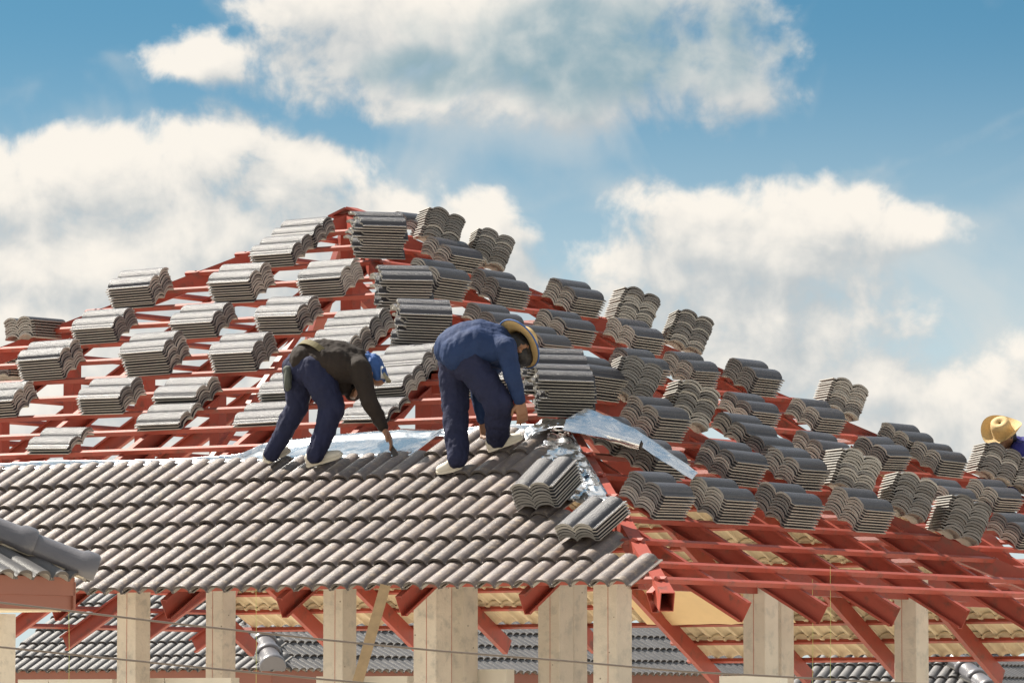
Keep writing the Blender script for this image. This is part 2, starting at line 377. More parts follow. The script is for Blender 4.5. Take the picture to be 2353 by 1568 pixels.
# ridge of the wing, apex plates
wa = PA(RW, RW); channel('ridge_beam', wa - nA * 0 - UP * .04, PA(RW + MSET, RW) - UP * .04, eB, UP, .06, .15)
apex = C2 + RM * (eA + eB + T * UP)
for k, (d, s) in enumerate(((eA, .16), (eA * -1, .16))):
    n_ = (UP + d * .35).normalized(); x_ = (d - UP * .35).normalized()
    bar('apex_plate', apex + UP * (.035 + .004 * k) + x_ * .01, apex + UP * (.035 + .004 * k) + x_ * .19, eB, n_, .16, .02)
# rafters
a_t = [(-(hit(x, y, C, nA) - C).dot(-eA)) for x, y in ((625, 1372), (905, 1368), (1185, 1362))]
a_ref = sum(((a_t[0]), a_t[1] + 1.0, a_t[2] + 2.0)) / 3
k0 = a_ref % 1.0
for i in range(0, 11):
    a = k0 + i
    r1 = min(a if a < RW else max(a - MSET, RW), MSET + 2 * RM - a, RM)
    channel('rafter', PA(a, -.03, -BH), PA(a, r1 - .05, -BH), eA, nA, flip=-1)
b_t = [(hit(x, y, C, nB) - C).dot(eB) for x, y in ((1735, 1383), (1922, 1388), (2089, 1395), (2246, 1400))]
b_ref = sum(b - i for i, b in enumerate(b_t)) / 4; kb = b_ref % 1.0
for i in range(0, 6):
    b = kb + i
    if b < 2 * RW - .1: channel('rafter', PB(b, -.12, -BH), PB(b, min(b, 2 * RW - b) - .05, -BH), eB, nB, flip=-1)
for i in range(0, 11):
    b = kb + i; lo = max(2 * RW - b, 0) if b < 2 * RW else -.12
    if b < RW: lo = RW if b > RW else None
    hi_ = min(b, 2 * RM - b)
    if lo is not None and hi_ - lo > .15: channel('rafter', PB(b, lo, -BH, C2), PB(b, hi_ - .05, -BH, C2), eB, nB, flip=-1)
for i in range(0, 12):
    a = .35 + i; ext = -.66 if a < 6.7 else -.12
    if min(a, 2 * RM - a) > .2: channel('rafter', PC(a, ext - .08, -BH), PC(a, min(a, 2 * RM - a) - .05, -BH), eA, nC, flip=1)
    b = .45 + i
    if min(b, 2 * RM - b) > .2: channel('rafter', PL(b, -.14, -BH), PL(b, min(b, 2 * RM - b) - .05, -BH), eB, nL, flip=-1)
# wall plates, king post, inner posts and ties
HP = C.z - .12
def plan(a, b, z): return Vector((C.x, C.y, 0)) + a * eA + b * eB + UP * z
INS = .75
zp = C.z + INS * T - .22
for p0, p1, wd in ((plan(INS, INS + .06, zp - .003), plan(INS, 2 * RW - INS, zp - .003), eA),
                   (plan(MSET + INS, 2 * RW, zp), plan(MSET + INS, 2 * RM - INS, zp), eA)):
    channel('wall_plate', p0, p1, wd, UP, .06, .2)
zt = C.z + 1.7 * T - .2
ka = MSET + RM; b_ = MB(); b_.box(plan(ka - .06, RM - .06, C.z + .35), eA * .12, eB * .12, UP * (RM * T - .45)); b_.build('king_post', 'steel', house)
def post(px, a, w, top=None):
    # post on the line a = const under the left back slope, at the bearing of picture column px
    d = ray(px, 1000); base = plan(a, 0, 0)
    # solve CAM + d*t lies on line base + s*eB (plan view)
    A_ = np.array([[d.x, -eB.x], [d.y, -eB.y]]); t, s = map(float, np.linalg.solve(A_, np.array([base.x, base.y])))
    z1 = C.z + min((MSET + 2 * RM - a), s, 2 * RM - s) * T - .19
    p = plan(a, s, 0)
    b = MB(); b.box(p + UP * (C.z + .35) - eA * w / 2 - eB * w / 2, eA * w, eB * .004, UP * (z1 - C.z - .35)); 
    b.box(p + UP * (C.z + .35) - eA * w / 2 - eB * w / 2 + eB * .0045, eA * .004, eB * (w - .004), UP * (z1 - C.z - .35))
    b.box(p + UP * (C.z + .35) - eA * w / 2 + eB * (w / 2 + .0005), eA * w, eB * .004, UP * (z1 - C.z - .35))
    b.build('post', 'steel', house)
for px, w in ((3, .09), (165, .10), (332, .12), (500, .10), (690, .1), (985, .15)): post(px, 8.3 if px < 900 else 4.4, w)
# diagonal web members of the trusses, seen through the battens
for a, s0, h0, s1, h1 in ((8.3, 3.4, .5, 5.2, 1.4), (6.8, 3.6, .8, 5.85, 2.9), (5.0, 2.9, .6, 4.6, 1.9)):
    channel('truss_web', plan(a, s0, C.z + h0), plan(a, s1, C.z + h1), eA, (UP + eB * .3).normalized(), .05, .1)
for b2, a0, a1, h in ((4.0, 2.4, 9.6, 1.05),):
    channel('truss_tie', plan(a0, b2, C.z + h), plan(a1, b2, C.z + h), eB, UP, .05, .12)

# ------------------------------------------------------------------ laid courses of tiles on the front left slope
TILT = .078
def laid_frame(o, xdir, u, n, k=TILT):
    y = (u - n * k).normalized(); z = xdir.cross(y).normalized(); return frame(o, xdir, y, z)
er = -eA
def last_a(px, py, row):                       # position along the eave of a picture point on the course
    return (hit(px, py, PA(0, row * gr, .03), nA) - C).dot(eA)
starts = {0: last_a(1452, 1330, 0), 1: last_a(1378, 1276, 1), 2: last_a(1348, 1226, 2), 3: last_a(1300, 1180, 3), 4: last_a(1262, 1130, 4), 5: last_a(1240, 1082, 5), 6: last_a(1258, 1030, 6)}
rows_end = {6: last_a(1012, 1048, 6)}
for r in range(0, 7):
    # keep the rolls of all courses in line
    base = .4082 + (math.ceil((starts[r] - .4082) / .15)) * .15
    if r % 2: base = .4082 + math.ceil((starts[r] - .4082) / .15) * .15
    a = base; lim = rows_end.get(r, 6.02 + .24 * r)
    while a < lim:
        o = PA(a + .3, r * gr, .032) - uA * .035
        mw = laid_frame(o + er * jit(.002) + uA * jit(.004) + nA * abs(jit(.003)), er, uA, nA)
        mw = mw @ Matrix.Rotation(jit(.010), 4, 'Z') @ Matrix.Rotation(jit(.008), 4, 'X'); tile(house, mw, LAID); a += .3
# underside of the back slope: tiles on battens seen from below
for r in range(-2, 8):
    a = max(.2 + gr * max(r, 0), -.2 if r >= 0 else 0); lim = min(2 * RM - .1 - max(r, 0) * gr, 11.6) if r >= 0 else 6.6
    a = max(a, 2.85); lim = min(lim, 6.6 if r > 3 else 11.4)
    while a + .3 < lim:
        o = PC(a, r * gr, .032) - uC * .03
        tile(house, laid_frame(o, eA, uC, nC), UNDER); a += .3
# a tan sheet left under part of that slope
b = MB(); nx, ny = 14, 6; vs = []; fs = []
for i in range(nx + 1):
    for j in range(ny + 1):
        a = 5.0 + 1.6 * i / nx; run = .10 + .62 * j / ny
        vs.append(PC(a, run, -BH - .02 - .03 * abs(mnoise.noise(Vector((a * 3, run * 3, 1)))) - .02 * (1 - j / ny)))
for i in range(nx):
    for j in range(ny): k = i * (ny + 1) + j; fs.append((k, k + 1, k + ny + 2, k + ny + 1))
b.add(vs, fs, 0, True); b.build('lining_sheet', 'ply', house)

# ------------------------------------------------------------------ columns and block walls
def column(px0, px1, bdist, w, along='A', ztop=None, name='column'):
    px = (px0 + px1) / 2; d = ray(px, 1450)
    base = plan(0, bdist, 0) if along == 'A' else plan(bdist, 0, 0); dirv = eA if along == 'A' else eB
    A_ = np.array([[d.x, -dirv.x], [d.y, -dirv.y]]); t, s = map(float, np.linalg.solve(A_, np.array([base.x, base.y])))
    a, b = (s, bdist) if along == 'A' else (bdist, s)
    h = min(a if a < b or b > 2 * RW else a, b) * T
    z1 = ztop if ztop else C.z + min(max(min(a, b), .05), .8) * T - .235
    o = plan(a - w / 2, b - w / 2, 0); m = MB(); c_ = .004
    # chamfered square section
    e1, e2 = eA * w, eB * w; ring = []
    for (x, y) in ((c_, 0), (w - c_, 0), (w, c_), (w, w - c_), (w - c_, w), (c_, w), (0, w - c_), (0, c_)): ring.append(o + eA * x + eB * y)
    rs = [[p + UP * z for p in ring] for z in (0, z1)]
    m.loft(rs, 0, False)
    co = m.build(name, 'column', house)
    # snapped chalk line on each visible face
    cl = MB(); cl.box(o + eA * w * random.uniform(.35, .65) - eB * .002, eA * .0028, eB * .0015, UP * (z1 - .05)); cl.build('chalk_line', 'chalk', co)
    return a, b
cols = [(267, 347, .75, .172), (471, 543, 3.0, .165), (741, 820, .75, .168), (947, 1040, .75, .19), (1018, 1098, 1.25, .175), (1235, 1318, 1.6, .18), (1270, 1350, 2.1, .175), (1362, 1452, .75, .19)]
for c in cols: column(*c)
column(1705, 1790, .75, .18, 'B'); column(1745, 1826, 1.25, .175, 'B'); column(2050, 2137, .75, .185, 'B')
def blocks(px0, px1, ytop, bdist, courses=2):
    d0, d1 = hit(px0, ytop, plan(0, bdist, 0), eB), hit(px1, ytop, plan(0, bdist, 0), eB)
    z = (d0.z + d1.z) / 2; s0, s1 = (d1 - C).dot(eA), (d0 - C).dot(eA)
    for c in range(courses):
        s = s0 - (.3 if c % 2 else 0)
        while s < s1:
            w_ = min(.596, s1 - s, .596) ; ss_ = max(s, s0)
            if s + w_ - ss_ > .03:
                b = MB(); b.box(plan(ss_, bdist - .05, z - .2 * (c + 1) + .004), eA * (s + w_ - ss_ - .004), eB * .1, UP * .196); b.build('wall_block', 'block', house)
            s += .6
blocks(50, 268, 1559, 1.0); blocks(335, 540, 1556, 1.0); blocks(735, 945, 1552, 1.0); blocks(1098, 1172, 1536, 1.4, 3); blocks(1660, 1800, 1551, 1.0 , 2)

# ------------------------------------------------------------------ stacks of tiles
ORD = ['first', 'second', 'third', 'fourth', 'fifth', 'sixth', 'seventh', 'eighth', 'ninth', 'tenth', 'eleventh', 'twelfth', 'thirteenth', 'fourteenth', 'fifteenth']
NUM = ['no', 'one', 'two', 'three', 'four', 'five', 'six', 'seven', 'eight', 'nine', 'ten', 'eleven', 'twelve', 'thirteen']
PITCH = .0220
LIFT = {}
def stack(origin, X, Y, Z, n, anchor, meshes=TILES, yaw=0, roll=0, messy=.007, pd=.5):
    """n nested tiles; anchor = tile-space point (x, y) that sits on origin"""
    e = empty('tile_stack', origin)
    F = frame(origin, X, Y, Z) @ Matrix.Rotation(yaw, 4, 'Z') @ Matrix.Rotation(roll, 4, 'Y')
    drift = [0, 0]
    for i in range(n):
        drift = [drift[0] * .5 + jit(messy * .45), drift[1] * .6 + jit(messy)]
        mw = F @ Matrix.Translation((-anchor[0] + drift[0], -anchor[1] + drift[1], .014 + PITCH * i + jit(.0008))) @ Matrix.Rotation(jit(.012), 4, 'Z')
        mw = mw @ Matrix.Rotation(jit(.003), 4, 'Y')
        if meshes is CUTS: mw = mw @ Matrix.Translation((0, jit(.018), 0))
        if i == 0 or random.random() < .35: dark = random.random() < pd
        tile(e, mw, DARKT if meshes is TILES and dark else meshes)
    return e
Astk = [(273, 700, 9), (497, 691.6, 9), (694, 684, 8), (594, 606, 6), (651, 560, 6), (182, 786, 7), (406, 775, 7), (596, 768, 8), (752, 806, 8), (705, 850, 8),
        (55, 874, 9), (293, 864, 10), (491, 855, 8), (605, 932, 6), (-60, 964, 7), (185, 954, 7), (371, 936, 6), (322, 983, 3), (532, 985, 2), (66, 1043, 3),
        (820, 929, 6), (865, 884, 7), (778, 977, 2), (1052, 922, 7)]
def place_rows(lst, getrow):
    """label words: rows counted from the top, then left to right"""
    items = [(getrow(q), q[0], i) for i, q in enumerate(lst)]
    rows = sorted(set(r for r, _, _ in items), reverse=True); lab = {}
    for k, r in enumerate(rows):
        for j, (_, x, i) in enumerate(sorted([t for t in items if t[0] == r], key=lambda t: t[1])): lab[i] = (k, j, sum(1 for t in items if t[0] == r))
    return lab
def rowA(q): return round(((hit(q[0], q[1], C, nA) - C).dot(eB)) / gr)
labA = place_rows(Astk, rowA)
for i, (x, y, n) in enumerate(Astk):
    p = hit(x, y, C, nA); rr = (p - C).dot(eB) / gr; r = rowA((x, y))
    p = PA((p - C).dot(eA), r * gr - .02, .001)
    e = stack(p, -uA, er, nA, n, (TW, 0), yaw=jit(.055) + (.05 if (x, y) == (55, 874) else 0))
    k, j, m = labA[i]
    pos = 'only stack' if m == 1 else ORD[j] + ' from left'
    tag(e, f'stack of {NUM[n]} roof tiles on left slope, {ORD[k]} row from top, {pos}', 'tile stack', 'roof tile stacks waiting on the battens')
Bm = [(950, 540, 4), (1010, 610, 7), (995, 686, 10), (1126, 696, 9), (1105, 757, 6), (1302, 718, 9), (1282, 785, 7), (1445, 804, 7), (1440, 866, 8), (1582, 892, 9),
      (1729, 910, 9), (1729, 987, 7), (1876, 998, 7), (1885, 1073, 8), (2037, 1089, 8), (2096, 1059, 8), (2166, 1101, 8), (2180, 1175, 6), (2310, 1195, 8), (2338, 1262, 7), (1262, 836, 6)]
Bw = [(1364, 928, 10), (1518, 1025, 10), (1759, 1063, 5), (1722, 1040, 6), (1834, 1131, 9), (1684, 1122, 10), (1503, 1194, 10), (1656, 1209, 10), (1815, 1221, 10), (1985, 1233, 10), (1494, 1100, 7), (1434, 1064, 8)]
for lst, base, word in ((Bm, C2, 'upper right slope'), (Bw, C, 'front right slope')):
    def rowB(q): return round(((hit(q[0], q[1], base, nB) - base).dot(eA)) / gr)
    lab = place_rows(lst, rowB)
    for i, (x, y, n) in enumerate(lst):
        p = hit(x, y, base, nB); r = rowB((x, y)); p = PB((p - base).dot(eB), r * gr - .02, .001, base)
        n = n - 1 if n >= 8 else n
        e = stack(p, -uB, eB, nB, n, (TW, 0), yaw=jit(.06), roll=jit(.02), messy=.010)
        k, j, m = lab[i]; pos = 'only stack' if m == 1 else ORD[j] + ' from left'
        tag(e, f'stack of {NUM[n]} roof tiles on {word}, {ORD[k]} row from top, {pos}', 'tile stack', 'roof tile stacks waiting on the battens')
# stacks lying over the hips with their wavy ends towards the viewer (px of upper left corner of the wavy end)
hd = (eB - eA - T * UP).normalized()
Pst = [(990, 488, 12, 0), (1102, 540, 12, 0), (1439, 682, 13, 0), (1560, 735, 13, 0), (1918, 870, 12, 0), (2268, 1017, 12, 0), (2346, 1083, 12, 0),
       (1432, 829, 13, 1), (1565, 883, 13, 1), (1939, 1038, 13, 1), (2065, 1087, 13, 1), (2191, 1140, 13, 1)]
cnt = {0: 0, 1: 0}
for x, y, n, wing in Pst:
    b0 = C2 + 2 * RM * eB if not wing else C + 2 * RW * eB
    hgt = n * PITCH
    hp = C2 + RM * (eA + eB + T * UP) if not wing else C + RW * (eA + eB + T * UP)
    Yd = (eA + eB).normalized(); Xt = -hd; Zt = hd.cross(Yd); Yt = -Yd
    want = (x - CW / 2) / CF; lo, hi_ = 0.0, 12.0
    for _ in range(40):                         # slide along the hip until the upper left corner lies on its bearing
        mid = (lo + hi_) / 2; q = hp + hd * mid - Yd * .16 + Zt * (hgt + .03) - CAM
        if q.x / (q.y * math.cos(CP) + q.z * math.sin(CP)) < want: lo = mid
        else: hi_ = mid
    foot = hp + hd * lo + Zt * .018 - Yd * .16
    e = stack(foot, Xt, Yt, Zt, n, (TW, TL), yaw=jit(.05), messy=.009, pd=.72)
    k = cnt[wing]; cnt[wing] += 1
    line = 'skyline hip' if not wing else 'front wing hip'
    tag(e, f'stack of {NUM[n]} tiles, wavy ends facing forward, {ORD[k]} down the {line}', 'tile stack', 'tile stacks set across the hips')
# stacks of cut tiles lying across the front hips
hu = (eA + eB + T * UP).normalized(); hs = (eB - eA).normalized(); nH = hs.cross(hu).normalized()
for k, (x, y, n, yw) in enumerate(((809, 592, 13, .02), (866, 713, 12, .05), (903, 799, 13, -.02), (1228, 956, 13, .0), (1207, 912, 12, .02))):
    c = C2 if k < 3 else C
    p = hit(x, y, c + nH * .05, nH)
    e = stack(p, -hu, nH.cross(-hu), nH, n, (TW, .0), CUTS, yaw=yw - .06, messy=.009)
    where = ['highest, just below the apex', 'second from the apex', 'third from the apex', 'lowest, beside the foil roll', 'partly hidden behind the straw hat worker'][k]
    tag(e, f'stack of {NUM[n]} cut tiles with broken left ends, {where}', 'tile stack', 'stacks of cut hip tiles')
# two small stacks lying on the finished courses
for k, (x, y, n) in enumerate(((1187, 1172, 8), (1284, 1242, 5))):
    p = hit(x, y, C + nA * .075, nA)
    y_ = (uA - nA * .03).normalized(); e = stack(p, er, y_, er.cross(y_), n, (0, 0), yaw=.10 - .12 * k, messy=.006)
    tag(e, ['stack of eight tiles lying on the laid courses near the foil', 'stack of five tiles lying on the laid courses beside the hip beam'][k], 'tile stack', 'tile stacks on the finished courses')
# stacks beyond the left hip
for k, (x, y, n) in enumerate(((12, 782, 7), (-40, 872, 10))):
    p = at(x, y, 46.0 if k == 0 else 41.5)
    p = hit(x, y, C2 + 2 * RM * eA + nL * .02, nL)
    Xt = Vector((math.cos(.75), -math.sin(.75) * -1, 0)); Xt = Vector((.80, -.60, 0)); 
    Xt = (Xt - nL * Xt.dot(nL)).normalized(); zz = (UP * .9 + nL * .1).normalized(); Xt = (Xt - zz * Xt.dot(zz)).normalized()
    e = stack(p, Xt, zz.cross(Xt), zz, n, (0, 0), messy=.008)
    tag(e, ['stack of seven dark tiles at the left edge beyond the hip, upper of two', 'stack of ten dark tiles at the left edge, lower of two'][k], 'tile stack', 'stacks beyond the left hip')

# ------------------------------------------------------------------ foil
def sheet(name, fn, nu, nv, mk='foil', thick=.0015):
    vs = [fn(i / nu, j / nv) for i in range(nu + 1) for j in range(nv + 1)]; fs = []
    for i in range(nu):
        for j in range(nv): k = i * (nv + 1) + j; fs.append((k, k + 1, k + nv + 2, k + nv + 1))
    b = MB(); b.add(vs, fs, 0, True); o = b.build(name, mk, None, Matrix.Translation(vs[0]))
    s = o.modifiers.new('thickness', 'SOLIDIFY'); s.thickness = thick; s.offset = 0; return o
def interp(t, pts):
    for (x0, y0), (x1, y1) in zip(pts, pts[1:]):
        if t <= x1: return y0 + (y1 - y0) * (t - x0) / (x1 - x0)
    return pts[-1][1]
topl = [(-60, 1070), (120, 1064), (400, 1057), (470, 1058), (560, 1046), (620, 1020), (790, 996), (930, 984), (1030, 987), (1200, 980), (1330, 986)]
def foil1(u, v):
    x = -60 + 1390 * u; yt = interp(x, topl); pt = hit(x, yt, C + nA * .02, nA)
    a = (pt - C).dot(eA); r1 = (pt - C).dot(eB); r0 = 6.05 * gr + (.9 * gr if x > 1015 else 0)
    r1 = max(r1, r0 + .06); run = r0 + (r1 - r0) * v
    wr = .010 * mnoise.fractal(Vector((a * 2.2, run * 5, 3)), .8, 2, 3) + .006 * math.sin(v * math.pi) * math.sin(a * 5)
    curl = .022 * math.sin((v - .7) / .3 * math.pi) * (1 + .5 * math.sin(a * 3.1)) if v > .7 else 0
    return PA(a, run, .022 + abs(wr) + curl)
o = sheet('foil_sheet', foil1, 170, 10); tag(o, 'long silver foil sheet laid across the battens above the finished tiles', 'foil sheet', 'silver roofing foil')
def foil2(u, v):
    run = (3.6 + 3.6 * u) * gr; a = run + .03 + .62 * v
    wr = .03 * mnoise.fractal(Vector((a * 7, run * 7, 8)), .6, 2, 5)
    return PA(a, run, .012 + abs(wr))
o = sheet('foil_sheet', foil2, 40, 24); tag(o, 'crumpled silver foil showing under tile tips beside the red hip beam', 'foil sheet', 'silver roofing foil')
# roll of foil with a loose flap, lying over the stacks beside the hip
r0 = hit(1322, 960, C + nB * .20, nB); r1 = hit(1476, 1004, C + nB * .30, nB)
ax = (r1 - r0).normalized()
rt = empty('foil_roll', r0)
tag(rt, 'roll of silver foil with a loose flap hanging over tile stacks', 'foil roll', 'silver roofing foil')
s1 = ax.cross(UP).normalized(); s2 = s1.cross(ax)
b = MB(); rings = []
for i in range(15):
    t = i / 14; p = r0.lerp(r1, t) - s2 * .055; rad = .036 + .003 * math.sin(i * 1.7)
    rings.append([p + (s1 * math.cos(q) + s2 * math.sin(q)) * rad for q in [2 * math.pi * j / 18 for j in range(18)]])
b.loft(rings, 0, True, False); b.build('rolled_foil', 'foilsmooth', rt)
b = MB(); b.tube([r1 - s2 * .055 - ax * .3, r1 - s2 * .055 + ax * .012], .022, 12); b.build('core_tube', 'dark', rt)
hb = lambda x, y, h: hit(x, y, C + nB * h, nB)
fl_top = [hb(1300, 962, .18), hb(1347, 936, .215), hb(1400, 956, .225), hb(1460, 985, .235), hb(1530, 1031, .24), hb(1604, 1085, .225)]
fl_bot = [hb(1292, 988, .15), hb(1345, 996, .185), hb(1408, 1008, .195), hb(1468, 1020, .215), hb(1524, 1060, .225), hb(1590, 1101, .205)]
def spl(P, t):
    k = min(int(t * (len(P) - 1)), len(P) - 2); f = t * (len(P) - 1) - k; f2 = f
    return P[k].lerp(P[k + 1], f2)
vs = []; fs = []; nu, nv = 60, 14
for i in range(nu + 1):
    for j in range(nv + 1):
        p = spl(fl_top, i / nu).lerp(spl(fl_bot, i / nu), j / nv)
        p = p + nB * (.014 * math.sin(j / nv * math.pi) + .006 * mnoise.fractal(Vector((i * .13, j * .12, 2)), .9, 2, 3)); vs.append(p)
for i in range(nu):
    for j in range(nv): k = i * (nv + 1) + j; fs.append((k, k + 1, k + nv + 2, k + nv + 1))
b = MB(); b.add(vs, fs, 0, True); b.build('loose_flap', 'foilsmooth', rt)
# crumpled end of the sheet left of the roll
def foil3(u, v):
    x = 1205 + 150 * u; y = 985 - 22 * math.sin(u * 3.0) + 22 * v
    p = hit(x, y, C + nA * .07, nA); q = mnoise.fractal(Vector((u * 5, v * 3, 4)), .9, 2, 3); return p + nA * (.022 * q) + UP * .01
o = sheet('foil_sheet', foil3, 30, 12); tag(o, 'small crumpled bunch of silver foil between worker and foil roll', 'foil sheet', 'silver roofing foil')

# ------------------------------------------------------------------ people
def sphere(bm, c, r, sc=None, rot=None):
    m = Matrix.Translation(c)
    if rot is not None: m = m @ rot.to_4x4()
    if sc: m = m @ Matrix.Diagonal((*sc, 1))
    bmesh.ops.create_uvsphere(bm, u_segments=14, v_segments=9, radius=r, matrix=m)
def limb(bm, p0, p1, r0, r1):
    sphere(bm, p0, r0); sphere(bm, p1, r1); d = p1 - p0
    if d.length < 1e-4: return
    m = Matrix.Translation((p0 + p1) / 2) @ d.to_track_quat('Z', 'Y').to_matrix().to_4x4()
    bmesh.ops.create_cone(bm, cap_ends=True, segments=14, radius1=r0, radius2=r1, depth=d.length, matrix=m)
def chain(bm, pts):
    for (p, r), (q, s) in zip(pts, pts[1:]): limb(bm, p, q, r, s)
def fuse(bm, name, mk, parent, voxel, smooth=3, fold=0, fscale=9, seed=0):
    me = bpy.data.meshes.new('tmp'); bm.to_mesh(me); bm.free(); ob = bpy.data.objects.new('tmp', me); COL.objects.link(ob)
    md = ob.modifiers.new('r', 'REMESH'); md.mode = 'VOXEL'; md.voxel_size = voxel
    if smooth: sm = ob.modifiers.new('s', 'SMOOTH'); sm.iterations = smooth; sm.factor = .5
    dg = bpy.context.evaluated_depsgraph_get(); out = bpy.data.meshes.new_from_object(ob.evaluated_get(dg)); bpy.data.objects.remove(ob); bpy.data.meshes.remove(me)
    off = WM[parent.name].translation; n = len(out.vertices); co = np.empty(n * 3); out.vertices.foreach_get('co', co); no = np.empty(n * 3)
    out.vertices.foreach_get('normal', no); co = co.reshape(-1, 3); no = no.reshape(-1, 3)
    if fold:
        h = np.array([mnoise.turbulence(Vector((p[0] * fscale + seed, p[1] * fscale, p[2] * fscale * .55)), 3, True) for p in co]); co = co + no * ((h - h.mean()) * fold)[:, None]
    co = co - np.array(off); out.vertices.foreach_set('co', co.ravel()); out.name = name; out.materials.clear(); out.materials.append(M[mk])
    out.polygons.foreach_set('use_smooth', [True] * len(out.polygons)); out.update()
    return link(bpy.data.objects.new(name, out), parent, Matrix.Translation(off))
def hand(bm, wrist, tip, side, curl=.35, sz=1.0):
    """palm and five fingers; tip = rough fingertip point, side = towards the thumb"""
    d = (tip - wrist).normalized(); s = (side - d * side.dot(d)).normalized(); n = d.cross(s)
    pal = wrist + d * .045 * sz
    for k in (-1, 0, 1): limb(bm, wrist + s * .014 * k * sz, wrist + d * .085 * sz + s * .024 * k * sz, .020 * sz, .015 * sz)
    for k, L in ((-1.5, .055), (-.5, .07), (.5, .075), (1.5, .066)):
        a = wrist + d * .085 * sz + s * .019 * k * sz; m1 = a + (d + n * curl * .4 + s * k * .06).normalized() * L * .5 * sz
        m2 = m1 + (d + n * curl * 1.5 + s * k * .05).normalized() * L * .55 * sz
        chain(bm, [(a, .0100 * sz), (m1, .0092 * sz), (m2, .0078 * sz)])
    a = wrist + d * .03 * sz + s * .024 * sz; m1 = a + (d * .6 + s * .8).normalized() * .04 * sz; m2 = m1 + (d + s * .25 + n * .3).normalized() * .034 * sz
    chain(bm, [(a, .0125 * sz), (m1, .0105 * sz), (m2, .0085 * sz)])
def shoe(parent, heel, toe, up, w=.045):
    d = (toe - heel); L = d.length; d.normalize(); s = d.cross(up).normalized(); u = s.cross(d)
    b = MB(); prof = [(0, .75, .055), (.06, .95, .075), (.2, 1, .085), (.4, .98, .075), (.6, 1.05, .052), (.8, 1.0, .04), (.93, .8, .032), (1, .45, .02)]
    rings = []
    for t, ww, h in prof:
        p = heel + d * (L * t); rings.append([p + s * (w * ww * math.cos(q)) + u * (.016 + (h * max(math.sin(q), -.05))) for q in [2 * math.pi * j / 12 for j in range(12)]])
    b.loft(rings, 0, True); so_ = b.build('shoe', 'shoe', parent)
    b = MB(); rings = []
    for t, ww, h in prof:
        p = heel + d * (L * (t * 1.03 - .012)); rings.append([p + s * w * ww * 1.07 * x + u * y for x, y in ((-1, 0), (1, 0), (1, .018), (-1, .018))])
    b.loft(rings, 0, False); b.build('sole', 'sole', so_)
def ring_hat(parent, c, axis, rb=.19, rc=.095, hc=.10, droop=.02, curl=0, edge=None, mk='straw', twist=0, dent=0):
    z = axis.normalized(); x = z.cross(Vector((0, 0, 1))).normalized(); y = z.cross(x)
    b = MB(); seg = 40; rings = []
    def ringat(r, h, cu=0, th=0):
        return [c + (x * math.cos(q) + y * math.sin(q)) * r + z * (h + cu * (math.cos(2 * (q + twist)) * .5 + .5)) for q in [2 * math.pi * j / seg for j in range(seg)]]
    prof_o = [(rb, -droop), (rb * .8, -droop * .6), (rb * .62, -.004), (rc, .006), (rc * .96, hc * .55), (rc * .82, hc * .92), (rc * .5, hc * (1 - dent * .4)), (.012, hc * (1 - dent))]
    prof_i = [(.012, hc * (1 - dent) - .005), (rc * .5, hc * (1 - dent * .4) - .005), (rc * .78, hc * .88), (rc * .92, hc * .5), (rc * .96, .002), (rb * .62, -.009), (rb * .8, -droop * .6 - .005), (rb, -droop - .005)]
    for r, h in prof_o + prof_i:
        k = max(0, (r - rc) / (rb - rc)); rings.append(ringat(r, h, curl * k * k))
    rings.append(rings[0]); b.loft(rings, 0, True, False); h_ = b.build('straw_hat' if mk == 'straw' else 'hat', mk, parent)
    if edge:
        b = MB(); pts = ringat(rb, -droop - .002, curl); pts.append(pts[0]); pts.append(pts[1]); b.tube(pts, .006, 6, 0, False); b.build('hat_binding', edge, h_)
    return h_
def J(x, y, d): return at(x, y, d)

